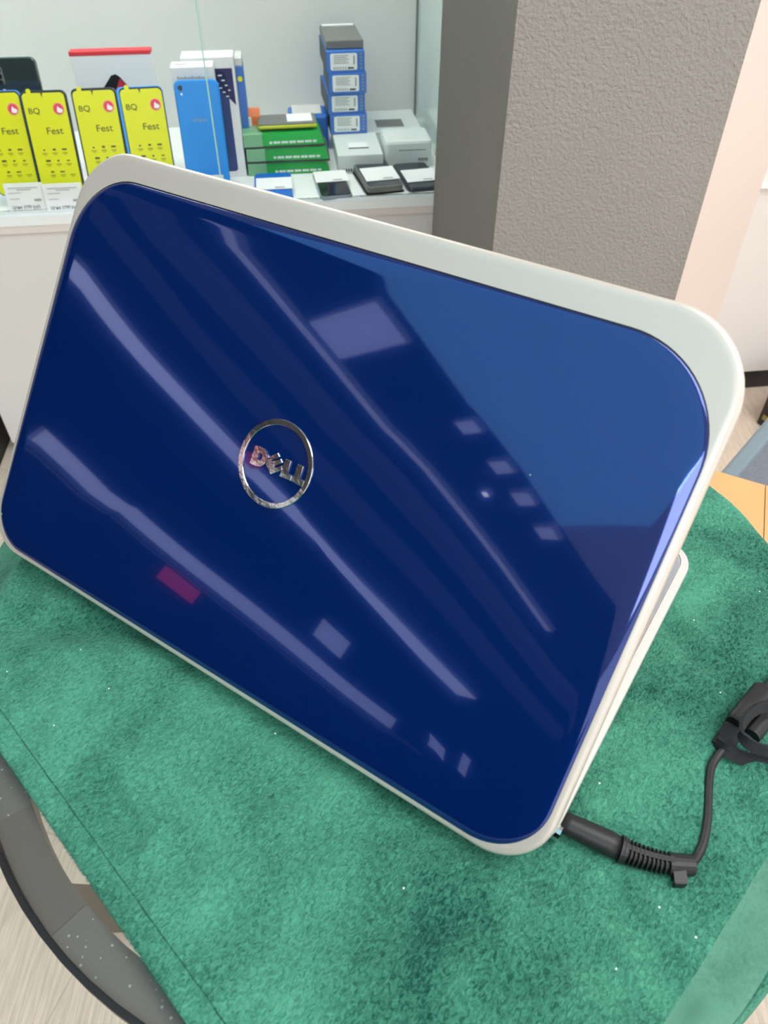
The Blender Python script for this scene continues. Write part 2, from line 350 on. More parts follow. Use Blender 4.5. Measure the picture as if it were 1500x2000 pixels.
# ceiling lights (strips and downlights, plus glowing panels added for their light)
def ceil_lamp(name, c, s, m, label, group=None):
    t = thing(name, label, 'ceiling light', (c[0], c[1], CH), group=group)
    box('housing', (0, 0, -.015), (s[0]+.03, s[1]+.03, .03), M['ceil'], t); box('diffuser', (0, 0, -.033), (s[0], s[1], .008), m, t)
    return t
ceil_lamp('ceiling_light', (1.15, -.10), (1.7, 1.5), M['lamp'], 'large square glowing panel added as key light nearest the pillar')  # unseen key light, added from the right above
ceil_lamp('ceiling_light', (-.25, -2.6), (1.7, 1.5), M['lamp'], 'large square glowing panel added as fill light behind the viewer')  # unseen fill, added to lift the pillar's left face and the floor
ceil_lamp('ceiling_light', (-1.06, -.75), (2.0, 2.3), M['ceil_glow'], 'wide dim bluish glow added on the ceiling left of the bright panel')  # added glow standing in for bright ceiling reflected in the lid
ceil_lamp('ceiling_light', (-4.74, -2.0), (.26, 5.0), M['strip'], 'wide linear strip lamp on the dark ceiling to the left')
ceil_lamp('ceiling_light', (-2.76, -1.35), (.04, 3.2), M['strip2'], 'thin linear strip lamp beside the bright ceiling')
for k, yy in enumerate((-1.14, -1.46, -1.70, -1.97)):
    ceil_lamp('ceiling_light', (-2.19, yy), (.11, .085), M['strip2'], ('nearest', 'second', 'third', 'farthest')[k] + ' of four small square downlights in a row', 'small square downlights along the ceiling edge')
ceil_lamp('ceiling_light', (-2.42, -.48), (.50, .22), M['strip2'], 'short rectangular lamp next to the thin strip lamp')
ceil_lamp('ceiling_light', (-2.44, -1.66), (.03, .03), M['lamp'], 'tiny bright spot lamp by the row of square downlights')
t = thing('wall_light', 'long lit ledge strip along the dark left wall', 'wall light', (-5.97, -2.5, 1.86))
box('light_strip', (.04, 0, 0), (.05, 4.6, .20), M['strip2'], t); box('mount', (.008, 0, 0), (.014, 4.66, .24), M['ceil'], t)
for k, (a, b, c_, d_, lab) in enumerate(((-5.55, 2.06, .34, .22, 'square glow panel added nearest the rear corner'), (-6.15, 2.22, .16, .30, 'narrow upright glow panel added beside the rear corner'), (-3.62, 2.24, .40, .22, 'rectangular glow panel added above the long ledge strip'))):
    t = thing('glow_panel', lab, 'screen', (-5.97, a, b)); box('screen_panel', (.03, 0, 0), (.02, c_, d_), M['strip2'], t); box('glow_border', (.01, 0, 0), (.02, c_+.03, d_+.03), M['black'], t)  # unseen lit panels, added to give the lid bright patches to reflect
t = thing('hanging_sign', 'small red sign hanging under the dark ceiling by the wide strip lamp', 'sign', (-4.47, -1.20, CH))
box('sign_panel', (0, 0, -.08), (.15, .13, .04), M['redsign'], t, .01); box('hanger', (0, 0, -.03), (.01, .01, .06), M['black'], t)
t = thing('wall_sign', 'red rectangular sign on the dark left wall', 'sign', (-5.98, -1.98, 1.64))
box('sign_panel', (.02, 0, 0), (.03, .42, .16), M['redsign'], t, .004)

# ------------------------------------------------------------------ display cabinet with glass doors
def cbox(bm, s0, s1, d0, d1, h0, h1, bev=0):
    c = cab((s0+s1)/2, (d0+d1)/2, (h0+h1)/2); add_box(bm, c, (s1-s0, d1-d0, h1-h0), bev, rot=Matrix.Rotation(CYAW, 4, 'Z'))
def cpart(name, s0, s1, d0, d1, h0, h1, m, parent, bev=0):
    bm = bmesh.new(); cbox(bm, s0, s1, d0, d1, h0, h1, bev); return from_bm(name, bm, m, parent)
t = thing('display_cabinet', 'white display cabinet with sliding glass doors and a lit shelf of phones', 'cabinet')
SL, SR, DB = -.905, .048, .475
cpart('base_panel', SL, SR+.04, .006, .026, -.49, -.030, M['panel'], t)
cpart('side_panel', SL, SL+.018, .026, .50, -.49, -.030, M['panel'], t)
cpart('plinth', SL+.02, SR+.04, .05, .49, -.52, -.49, M['plinth'], t)
cpart('shelf', SL, SR+.04, -.002, .50, -.016, 0, M['shelf'], t)
cpart('shelf_edge', SL, SR+.04, .000, .03, -.030, -.016, M['trimstrip'], t)
cpart('back_panel', SL, SR+.02, DB, DB+.02, 0, 1.20, M['cabback'], t)
cpart('side_panel', SR, SR+.006, .012, DB, 0, 1.20, M['cabside'], t)
cpart('side_panel', SL, SL+.006, .03, DB, 0, 1.20, M['cabside'], t)
cpart('top_panel', SL, SR+.02, 0, DB+.02, 1.20, 1.22, M['panel'], t)
cpart('corner_strip', SR-.004, SR, DB-.004, DB, 0, 1.2, M['greyprint'], t)
g = cpart('glass_door', SL, -.372, .0165, .0205, .004, 1.19, M['glass'], t)
g = cpart('glass_door', -.3745, SR, .0075, .0115, .004, 1.19, M['glass'], t)
cpart('door_edge', -.3765, -.3745, .0072, .0118, .004, 1.19, M['glassedge'], g)
cpart('bottom_track', SL, SR, .004, .024, 0, .003, M['shelf'], t)
l = cpart('led_strip', SL+.03, SR-.03, .08, .12, 1.185, 1.20, M['cablamp'], t)
t = thing('display_cabinet', 'white cabinet front to the right of the grey pillar', 'cabinet')
cpart('base_panel', .36, 1.5, .012, .032, -.449, -.016, M['panel'], t)
cpart('plinth', .36, 1.5, .045, .49, -.52, -.449, M['plinth'], t)
cpart('shelf', .36, 1.5, .0, .50, -.016, 0, M['shelf'], t)
cpart('back_panel', .36, 1.5, DB, DB+.02, 0, 1.2, M['cabback'], t)

# ------------------------------------------------------------------ things on the shelf
def cthing(name, label, cat, s, d, h=0, yaw=0, lean=0, group=None):
    t = thing(name, label, cat, cab(s, d, h), (0, 0, 0), group); t.rotation_mode = 'XYZ'; t.rotation_euler = (-lean, 0, CYAW+yaw); return t
def fslab(name, w_, h_, t_, r, bev, m, parent, x0=None, z0=0, y0=0, rs=None, n=5):   # upright rounded slab, front towards -y
    bm = bmesh.new(); slab(bm, w_, h_, t_, r, bev, n=n, x0=-w_/2 if x0 is None else x0, y0=z0, z0=0, rs=rs)
    bmesh.ops.rotate(bm, verts=bm.verts, matrix=Matrix.Rotation(PI/2, 3, 'X')); bmesh.ops.translate(bm, verts=bm.verts, vec=(0, y0+t_, 0))
    return from_bm(name, bm, m, parent)
def fpoly(name, pts, m, parent, y=0, t_=.0003):
    bm = bmesh.new(); prism(bm, [(x, z) for x, z in pts], 0, t_); bmesh.ops.rotate(bm, verts=bm.verts, matrix=Matrix.Rotation(PI/2, 3, 'X'))
    bmesh.ops.translate(bm, verts=bm.verts, vec=(0, y, 0)); return from_bm(name, bm, m, parent)
def bars(name, lst, m, parent, y):                          # small printed marks (x0, z0, x1, z1)
    bm = bmesh.new()
    for x0, z0, x1, z1 in lst: add_box(bm, ((x0+x1)/2, y, (z0+z1)/2), (x1-x0, .0003, z1-z0))
    return from_bm(name, bm, m, parent)

def bq_phone(label, s, d, body, notch, lean=.26, yaw=0, roll=0, off=0):
    t = cthing('smartphone', label, 'smartphone', s, d, .018, yaw, lean, 'smartphones in yellow film on the glass cabinet shelf')
    t.rotation_euler = (-lean, roll, CYAW+yaw)
    W, H = .0755 + off, .164
    fslab('phone_body', W, H, .0085, .009, .002, body, t)
    bz = fslab('phone_screen', .0725, H-.003, .0006, .008, .0002, M['blackgl'], t, z0=.0015, y0=-.0006)
    bz.location.x = off
    f = fslab('protective_film', .0695, H-.006, .0005, .007, .0001, M['yellow'], t, z0=.002, y0=-.0011)
    f.location.x = off; y = -.0013
    fslab('pull_tab', .0075, .0085, .0006, .0030, .0002, M['yellow'], f, x0=-.026, z0=H-.006, y0=-.0013, rs=(.0005, .0005, .003, .003))
    fpoly('camera_notch', [(-.0035, H-.002), (.0005, H-.002), (-.0015, H-.011)], M['inkb'], f, y)
    text('brand_text', 'BQ', .0125, M['ink'], f, (-.0195, y, H-.031), sx=1.15)
    text('model_text', 'Fest', .0150, M['ink'], f, (.0075, y, H-.062), sx=1.15)
    bm = bmesh.new(); add_cyl(bm, (0, 0, 0), .0092, .0003, 24)
    b = from_bm('badge_ring', bm, M['badgering'], f, loc=(.0215, y, H-.0285)); b.rotation_euler = (PI/2, 0, 0)
    bm = bmesh.new(); add_cyl(bm, (0, 0, 0), .0078, .0004, 24)
    b = from_bm('badge', bm, M['pinkbadge'], f, loc=(.0215, y-.0002, H-.0285)); b.rotation_euler = (PI/2, 0, 0)
    fpoly('badge_hand', [(.0185, H-.033), (.0195, H-.027), (.0215, H-.024), (.0225, H-.027), (.026, H-.028), (.0285, H-.031), (.026, H-.0345), (.021, H-.0345)], M['white'], f, y-.0007)
    li = []
    rnd = random.Random(3)
    for r_ in range(3):
        for c_ in range(3):
            x = -.017+.017*c_+.003*r_; z = H-.092-.0175*r_
            wd = (.0035, .005, .0078)[(r_*2+c_) % 3]; ht = (.002, .003, .0026)[(r_+c_) % 3]
            if not (r_ == 2 and c_ == 2): li.append((x-wd/2, z, x+wd/2, z+ht))
            li.append((x-.0045, z-.0045, x+.0045, z-.0037)); li.append((x-.003, z-.0068, x+.003, z-.0062))
    bars('icon_marks', li, M['ink'], f, y)
    return t
def price_tag(label, s, d, w_=.066, h_=.046, txt=True, yaw=0):
    t = cthing('price_tag', label, 'price tag', s, d, .001, yaw, .22, 'price tags in front of the yellow film phones')
    fslab('tag_card', w_, h_, .0008, .001, .0001, M['white'], t)
    bars('printed_lines', [(-.026, .0375, .024, .0387), (-.012, .0345, .012, .0357), (-.027, .0295, -.005, .0305), (-.027, .020, -.010, .021), (.014, .0155, .026, .0195)], M['inkl'], t, -.0004)
    text('price_text', 'Цена 3799 руб.', .0075, M['inkb'], t, (-.002, -.0004, .0065), sx=.95)
    box('stand_foot', (0, .012, .0012), (w_*.9, .022, .0020), M['glassedge'], t, rot=Matrix.Rotation(.22, 4, 'X'))
    return t
bq_phone('leftmost yellow film phone, cut off by the left edge, blue rim', -.7345, .052, M['ph_blue'], 1)
bq_phone('yellow film phone with dark rim, second from the left on the shelf', -.658, .044, M['ph_dark'], 1)
bq_phone('yellow film phone under the red-topped white box, with crinkled glossy film', -.5745, .048, M['ph_dark'], 1, yaw=.02)
bq_phone('yellow film phone with bright blue left rim, next to the bright blue phone', -.4965, .048, M['ph_blue2'], 1, yaw=.05, off=.0022)
price_tag('price tag below the leftmost yellow phone', -.720, .022)
price_tag('price tag below the second yellow phone from the left', -.652, .012)
price_tag('price tag mostly hidden behind the silver lid corner', -.575, .022)
price_tag('price tag hidden behind the lid under the blue rimmed phone', -.50, .022)

# bright blue phone standing, back towards us
t = cthing('smartphone', 'bright blue smartphone standing back outwards behind the glass door edge', 'smartphone', -.4005, .042, .012, 0, .24)
fslab('phone_body', .0765, .178, .0085, .010, .0025, M['cyan'], t)
bm = bmesh.new(); add_cyl(bm, (0, 0, 0), .0040, .0012, 20); b = from_bm('camera_lens', bm, M['lens'], t, loc=(-.0275, -.0001, .1665)); b.rotation_euler = (PI/2, 0, 0)
bm = bmesh.new(); add_cyl(bm, (0, 0, 0), .0018, .0004, 12); b = from_bm('camera_flash', bm, M['white'], t, loc=(-.0265, -.0001, .157)); b.rotation_euler = (PI/2, 0, 0)
text('brand_text', 'vivo', .0100, M['steelblue'], t, (-.002, -.0002, .117), sx=1.6)
price_tag('price tag at the foot of the bright blue phone', -.405, .018)

# dark phone at the left
t = cthing('smartphone', 'black phone with camera cluster standing behind the yellow phones at far left', 'smartphone', -.716, .150, .05, 0, .15)
fslab('phone_body', .076, .160, .009, .010, .0025, M['greenblk'], t)
cb = fslab('camera_bump', .0125, .030, .0012, .006, .0003, M['greyprint'], t, x0=-.034, z0=.118, y0=-.0012)
for k in range(3):
    bm = bmesh.new(); add_cyl(bm, (0, 0, 0), .0042, .0006, 16); b = from_bm('camera_lens', bm, M['lens'], cb, loc=(-.0278, -.0013, .141-.0095*k)); b.rotation_euler = (PI/2, 0, 0)
bm = bmesh.new(); add_cyl(bm, (0, 0, 0), .0022, .0006, 12); b = from_bm('camera_flash', bm, M['plastic'], t, loc=(-.026, -.0001, .110)); b.rotation_euler = (PI/2, 0, 0)
box('stand', (0, .02, -.026), (.05, .05, .05), M['plastic'], t, .002)

# red topped white phone box
t = cthing('phone_box', 'white phone box with a red top standing behind the yellow phones', 'box', -.555, .205, 0)
W, H = .142, .200
box('box_body', (0, .012, H/2), (W, .024, H), M['white'], t, .001)
box('red_lid', (0, .012, H+.0035), (W+.001, .025, .007), M['red'], t, .0012)
f = fpoly('printed_phone', [(-.006, H-.032), (.002, H-.030), (.008, H-.034), (.075-.012, H-.105), (.02, H-.15), (-.06, H-.09)], M['blackgl'], t, -.0003)
fpoly('red_wallpaper', [(.008, H-.037), (.060, H-.095), (.025, H-.135), (-.022, H-.090)], M['crimson'], f, -.0007)

# two white phone boxes behind the bright blue phone
t = cthing('phone_box', 'white phone box with grey lettering directly behind the bright blue phone', 'box', -.4065, .105, 0)
box('box_body', (0, .02, .100), (.073, .04, .200), M['white'], t, .0015)
bars('printed_marks', [(-.026+.004*k, .1815, -.0232+.004*k, .1842+.0012*(k % 3 == 0)) for k in range(12)], M['inkl'], t, -.0002)
bm = bmesh.new(); add_box(bm, (-.019, .018, .2002), (.018, .006, .0004)); from_bm('top_print', bm, M['inkl'], t)
t = cthing('phone_box', 'tall white phone box with navy corner triangle and dark blue phone picture', 'box', -.382, .150, 0)
W, H = .092, .204
box('box_body', (0, .025, H/2), (W, .05, H), M['white'], t, .001)
fpoly('navy_triangle', [(.042, H-.018), (.042, H-.078), (-.014, H-.018)], M['navy'], t, -.0003)
f = fslab('printed_phone', .062, .172, .0005, .006, .0001, M['navyph'], t, x0=-.031, z0=.010, y0=-.0006)
bars('triangle_print', [(.006+.005*k, H-.036-.007*k, .011+.005*k, H-.034-.007*k) for k in range(5)] + [(.016+.005*k, H-.030-.008*k, .023+.004*k, H-.028-.008*k) for k in range(4)], M['white'], t, -.0008)
t = cthing('phone_box', 'thin blue box with a yellow dot, edge on beside the navy-cornered box', 'box', -.329, .185, 0)
box('box_body', (0, .03, .090), (.013, .06, .180), M['midblue'], t, .001)
box('pale_top', (0, .03, .187), (.0125, .058, .013), M['cabback'], t, .001)
bm = bmesh.new(); add_cyl(bm, (0, 0, 0), .0045, .0004, 16); b = from_bm('yellow_dot', bm, M['yellow'], t, loc=(0, -.0001, .160)); b.rotation_euler = (PI/2, 0, 0)

# green packages
GR = 'flat green packages stacked on the shelf'
for k, (s, d, wd, lab) in enumerate(((-.252, .150, .158, 'flat green package at the bottom of the stack'), (-.253, .148, .156, 'middle flat green package of the stack'), (-.258, .150, .152, 'topmost flat green package under the yellow edged phone'))):
    t = cthing('accessory_package', lab, 'package', s, d, .0265*k, (.01, -.02, .015)[k], 0, GR)
    dd = .115
    bm = bmesh.new(); v = [(-wd/2, 0, 0), (wd/2, 0, 0), (wd/2, dd, 0), (-wd/2, dd, 0), (-wd/2, .004, .022), (wd/2-.010, .004, .022), (wd/2-.012, dd, .022), (-wd/2, dd, .022)]
    vv = [bm.verts.new(p) for p in v]
    for fc in ((0, 1, 5, 4), (1, 2, 6, 5), (2, 3, 7, 6), (3, 0, 4, 7), (4, 5, 6, 7), (3, 2, 1, 0)): bm.faces.new([vv[i] for i in fc])
    from_bm('green_box', bm, M['green'], t)
    box('clear_end', (-wd/2+.017, .056, .0112), (.036, .118, .0226), M['palegreen'], t, .001)
    bars('white_print', [(-.028+.0075*i, .0035, -.023+.0075*i+.002*(i % 2), .0075) for i in range(12)], M['white'], t, .0005)
    box('flange_gap', (0, dd/2, -.0016), (wd+.004, dd+.004, .003), M['inkb'] if k else M['palegreen'], t)  # dark between packages: shade of the gaps put in as colour
t = cthing('smartphone', 'dark phone with yellow-green edge and white label on the green stack', 'smartphone', -.249, .158, .0800, .02)
bm = bmesh.new(); slab(bm, .112, .066, .006, .006, .002, x0=-.056, y0=0); from_bm('phone_body', bm, M['yel2'], t)
bm = bmesh.new(); slab(bm, .110, .063, .002, .006, .0005, x0=-.055, y0=.002, z0=.006); from_bm('phone_screen', bm, M['greyprint'], t)
box('white_label', (.024, .036, .0088), (.048, .048, .001), M['white'], t)
t = cthing('phone_case', 'flat blue case behind the green package stack', 'case', -.205, .285, 0)
box('case_body', (0, .03, .034), (.080, .07, .068), M['deepblue'], t, .006)
box('clear_cover', (-.002, .03, .0695), (.060, .060, .003), M['cabback'], t, .001)
t = cthing('accessory_box', 'small orange and white box left of the green stack', 'box', -.318, .200, .0, 0)
box('orange_body', (0, .03, .046), (.034, .06, .092), M['orange'], t, .001)
box('white_band', (-.003, .028, .060), (.008, .062, .062), M['white'], t, .001)

# blue phone boxes in a tower on a white box
t = cthing('device_box', 'low white box with a black picture panel at the foot of the blue tower', 'box', -.114, .135, 0)
box('box_body', (0, .085, .0175), (.089, .170, .035), M['plastic'], t, .0015)
box('picture_panel', (.0, .055, .0353), (.038, .034, .0006), M['white'], t); box('picture_strip', (.0, .038, .0354), (.040, .005, .0008), M['inkb'], t)  # narrow dark strip in front of the picture
bars('print_marks', [(-.035+.005*k, .004, -.032+.005*k, .010) for k in range(7)], M['inkb'], t, -.0004)
for k in range(4): pass
TW = 'blue phone boxes stacked in a tower'
labs = ('blue phone box with white label, bottom of the tower', 'blue phone box with white label, second from the bottom', 'blue phone box with white label, third from the bottom', 'blue phone box with white label, directly under the black box')
def blue_box():
    t = thing('phone_box', labs[0], 'box', group=TW)
    box('box_body', (0, .075, .0185), (.0745, .15, .0365), M['midblue'], t, .0006)
    box('black_side', (-.0375, .075, .0185), (.0008, .148, .036), M['inkb'], t)
    l = fslab('white_label', .052, .0285, .0003, .003, .0001, M['white'], t, x0=-.026-.0035, z0=.0045, y0=-.0004)
    li = [(-.023, .0290-.0032*i, .006-.004*(i % 2), .0303-.0032*i) for i in range(5)] + [(-.024+.0045*i, .0065, -.0215+.0045*i, .0105) for i in range(6)]
    bars('label_print', li, M['inkl'], l, -.0006)
    bars('label_barcode', [(.004, .0065, .016, .0095)], M['inkb'], l, -.0006); bars('label_side_code', [(.0155, .0135, .0175, .029)], M['greyprint'], l, -.0006)
    bars('edge_print', [(.028, .006+.006*i, .0325, .0095+.006*i) for i in range(5)], M['steelblue'], t, -.0003)
    return t
proto = blue_box()
def copy_tree(o, parent=None):
    c = o.copy(); C.objects.link(c)
    if parent: c.parent = parent
    for ch in [x for x in bpy.data.objects if x.parent == o]: copy_tree(ch, c)
    return c
for k in range(4):
    o = proto if k == 0 else copy_tree(proto)
    o.location = cab(-.1255 + (.001, -.002, .001, -.0015)[k], .262 + (0, .002, -.001, .001)[k], .0355 + .0370*k); o.rotation_euler = (0, 0, CYAW + (.01, .03, 0, .02)[k]); o['label'] = labs[k]
t = cthing('phone_box', 'black box with a pale back strip, lying on top of the blue tower', 'box', -.1265, .275, .1838, .02)
box('box_body', (0, .072, .0075), (.073, .142, .015), M['greyprint'], t, .002); box('pale_strip', (0, .135, .0155), (.064, .012, .002), M['white'], t)

# white rounded plastic box and the flat one behind it
t = cthing('device_box', 'rounded white plastic box beside the pillar with faint grey lettering', 'box', -.018, .150, 0)
bm = bmesh.new(); slab(bm, .094, .085, .052, .010, .006, x0=-.047, y0=0); from_bm('box_body', bm, M['plastic'], t, smooth=False)
bars('grey_print', [(-.020, .034, .034, .0355)] + [(.020+.004*k, .014, .023+.004*k, .0195) for k in range(5)], M['greyprint'], t, -.0004)
t = cthing('device_box', 'flat white box with a dark screen panel in the back corner of the shelf', 'box', -.030, .285, 0)
box('box_body', (0, .075, .015), (.125, .15, .030), M['plastic'], t, .002); box('screen_panel', (-.001, .055, .0302), (.058, .050, .0008), M['greyprint'], t)

# phones lying at the front
def flat_phone(label, s, d, w_, l_, h_, body, screen, yaw=0, lab=(.3, .62), case=None, lw=.95, name='smartphone'):
    t = cthing(name, label, 'smartphone', s, d, .0004, yaw, 0, 'phones lying flat at the front of the shelf')
    bm = bmesh.new(); slab(bm, w_, l_, h_, .008, .002, x0=-w_/2, y0=0, z0=0 if not case else .004); from_bm('phone_body', bm, body, t)
    if case:
        bm = bmesh.new(); slab(bm, w_+.006, l_+.004, .0035, .007, .001, x0=-w_/2-.003, y0=-.003); from_bm('phone_case', bm, case, t)
    z = h_ + (.004 if case else 0)
    bm = bmesh.new(); slab(bm, w_-.005, l_-.005, .0006, .007, .0002, x0=-w_/2+.0025, y0=.0025, z0=z); from_bm('phone_screen', bm, screen, t)
    c = box('price_card', (.002, l_*(lab[0]+lab[1])/2, z+.003), (w_*lw, l_*(lab[1]-lab[0]), .0010), M['white'], t, rot=Matrix.Rotation(.04, 4, 'X'))
    box('card_print', (.012, l_*lab[0]+.006, z+.0035), (.018, .003, .0003), M['inkl'], c)
    return t
flat_phone('bright blue phone with a white price card lying flat behind the lid edge', -.286, .000, .070, .135, .008, M['deepblue'], M['deepblue'], lab=(.33, .72))
flat_phone('thin black phone with silver front edge and price card, right of the blue one', -.172, -.0+.004, .060, .128, .0075, M['steelblue'], M['blackgl'], yaw=.06, lab=(.52, .92), lw=1.05)
flat_phone('thick phone in an open black case with price card, second from the pillar', -.080, .018, .068, .140, .012, M['greyprint'], M['ph_dark'], yaw=.12, lab=(.18, .62), case=M['blackgl'])
flat_phone('charcoal phone with price card cut off by the pillar', -.004, .018, .066, .135, .010, M['ph_dark'], M['ph_dark'], yaw=.10, lab=(.20, .62))

# ------------------------------------------------------------------ round glass table
TC = Vector((.010, .290)); TR = .237; TZ = .6965              # top of the glass
def annulus(bm, r0, r1, z0, z1, n=96, a0=0, a1=2*PI):
    full = abs(a1-a0-2*PI) < 1e-6; m_ = n if full else n+1
    vs = [[bm.verts.new((r*math.cos(a0+(a1-a0)*i/n), r*math.sin(a0+(a1-a0)*i/n), z)) for i in range(m_)] for r, z in ((r0, z0), (r1, z0), (r1, z1), (r0, z1))]
    for a, b in ((0, 1), (1, 2), (2, 3), (3, 0)):
        for i in range(m_ if full else m_-1):
            j = (i+1) % m_; bm.faces.new((vs[a][i], vs[a][j], vs[b][j], vs[b][i]))
    if not full:
        bm.faces.new([v[0] for v in vs]); bm.faces.new([v[-1] for v in vs][::-1])
t = thing('round_table', 'small round glass-topped table with a grey ring frame under a green cloth', 'table', (TC.x, TC.y, 0))
bm = bmesh.new(); add_cyl(bm, (0, 0, TZ-.005), TR-.0006, .005, 128); from_bm('glass_top', bm, M['tglass'], t)
bm = bmesh.new(); annulus(bm, TR-.0010, TR+.0020, TZ-.0075, TZ-.0002); from_bm('black_edge_band', bm, M['black'], t)
bm = bmesh.new(); annulus(bm, .2185, TR-.001, TZ-.020, TZ-.0058); from_bm('ring_frame', bm, M['ring'], t)
for a in (3.857, 5.428, .715, 2.286):
    bm = bmesh.new(); annulus(bm, .2183, TR-.0012, TZ-.0057, TZ-.0053, 16, a-.14, a+.14); from_bm('joint_plate', bm, M['ring2'], t)
    a += .10; dr = Vector((math.cos(a), math.sin(a), 0)); sd = Vector((-dr.y, dr.x, 0))
    p0 = dr*.224 + Vector((0, 0, TZ-.024)); p1 = dr*.135 + Vector((0, 0, TZ-.22)); p2 = dr*.055 + Vector((0, 0, .33)); p3 = dr*.21 + Vector((0, 0, .006))
    bm = bmesh.new(); path = crom([p0, p1, p2, p3], 6)
    rings = []
    for i, p in enumerate(path):
        tn = (path[min(i+1, len(path)-1)]-path[max(i-1, 0)]).normalized(); nn = tn.cross(sd)
        rings.append([p + sd*x + nn*y for x, y in ((-.016, -.004), (.016, -.004), (.016, .004), (.004, .004), (.0025, .0015), (-.0025, .0015), (-.004, .004), (-.016, .004))])
    loft(bm, rings); from_bm('leg', bm, M['legp'], t)
bm = bmesh.new(); annulus(bm, .040, .052, .325, .345, 40); from_bm('leg_ring', bm, M['ring'], t)

# ------------------------------------------------------------------ green cloth
E_ = Vector((.70711, -.70711)); T_ = Vector((.70711, .70711)); CZ0 = TZ + .0004
creases = [((-.2234, .0283), (-.1867, .0255), .004, .0022), ((-.017, .161), (.024, .144), .006, .002), ((-.026, .128), (.02, .135), .007, .0015),
           ((-.13, .03), (-.06, .10), .010, .0015), ((-.10, .32), (-.05, .30), .006, .002), ((-.02, .36), (.02, .30), .006, .0025), ((-.01, .25), (.03, .21), .008, .002), ((-.35, .04), (-.28, .10), .009, .0018)]
def seg_d(p, a, b):
    a, b = Vector(a), Vector(b); ab = b-a; k = max(0, min(1, (p-a).dot(ab)/ab.length_squared)); return (p-a-ab*k).length
def cloth_pt(s, tt):
    q = E_*s + T_*tt; r = q-TC; R = r.length; th = math.atan2(r.y, r.x); e = R-(TR+.004)
    h = .0042*noise.noise(Vector((q.x*16, q.y*16, 3))) + .0016*noise.noise(Vector((q.x*45, q.y*45, 9)))
    h += .0052
    for a, b, wd, am in creases: am *= 1.5; h -= am*math.exp(-(seg_d(Vector((s, tt)), a, b)/wd)**2) - .6*am*math.exp(-((seg_d(Vector((s, tt)), a, b)-2.0*wd)/wd)**2)
    fp = Vector((q.x-LB.x, q.y-LB.y)); fu = fp.dot(LU.xy); fv = fp.dot(LNB.xy)
    dd = min(fu+.005, .385-fu, fv+.004, .245-fv)
    if dd > 0: kk = min(1, dd/.03); h = h*(1-kk) + .0028*kk
    if tt < .012: h = max(h, 0)*.7 + .0007
    if s > .0225: h -= .0022*min(1, (s-.0225)/.003); h += .0010 if s > .0445 else 0
    h = max(h, .0004)
    if e <= 0: return Vector((q.x, q.y, CZ0 + h)), e
    rho = .008; z = 0
    if e < rho*1.30: an = e/rho; rr = rho*math.sin(an); z = -rho*(1-math.cos(an))
    else:
        e2 = e-rho*1.30; flare = .27 + .16*math.sin(th*9+1.0) + .10*math.sin(th*17)
        flare = max(flare, .10) + (.45 if abs(th) > 2.6 else 0); rr = rho*math.sin(1.30) + e2*flare; z = -rho*(1-math.cos(1.30)) - e2*math.sqrt(max(0, 1-flare*flare))
    k = (TR+.004+rr)/R
    hh = h*max(0, 1-e/.02)
    return Vector((TC.x + r.x*k, TC.y + r.y*k, CZ0 + hh + z)), e
s0, s1, t0, t1 = -.50, .056, 0.0, .500
st = .0030; ns = int((s1-s0)/st); nt_ = int((t1-t0)/st)
me = bpy.data.meshes.new('tablecloth'); vs = []; es = []
for i in range(ns+1):
    for j in range(nt_+1):
        p, e = cloth_pt(s0+(s1-s0)*i/ns, t0+(t1-t0)*j/nt_); vs.append(p); es.append(e)
fs = []; mi = []
for i in range(ns):
    for j in range(nt_):
        a = i*(nt_+1)+j; fs.append((a, a+nt_+1, a+nt_+2, a+1)); sm = s0+(s1-s0)*(i+.5)/ns
        back = .0235 < sm < .0445; mi.append(1 if back else 0)
me.from_pydata(vs, [], fs); uv = me.uv_layers.new(name='UVMap')
for poly in me.polygons:
    poly.use_smooth = True; poly.material_index = mi[poly.index]
    for li in poly.loop_indices:
        v = me.loops[li].vertex_index; i, j = divmod(v, nt_+1); uv.data[li].uv = (s0+(s1-s0)*i/ns, t0+(t1-t0)*j/nt_)
cl = link('tablecloth', me, [M['cloth'], M['clothback']])
tag(cl, 'green plush microfibre cloth with a stitched hem spread over the round table', 'cloth')
so = cl.modifiers.new('thick', 'SOLIDIFY'); so.thickness = .0016; so.offset = -1

# short pile standing out along the hem edge
bm = bmesh.new(); rnd = random.Random(5)
for k in range(2600):
    s_ = -.34 + .30*rnd.random(); p, e = cloth_pt(s_, .0003)
    p = p + Vector((0, 0, -rnd.random()*.0016)); d = Vector((-.7+rnd.uniform(-.5, .5), -.7+rnd.uniform(-.5, .5), rnd.uniform(-.5, .25))).normalized()*rnd.uniform(.0006, .0017)
    sd_ = Vector((E_.x, E_.y, 0))*.00011
    bm.faces.new([bm.verts.new(q) for q in (p-sd_, p+sd_, p+d)])
fr = from_bm('hem_pile', bm, M['fringe'], cl); tag(fr, kind='stuff')

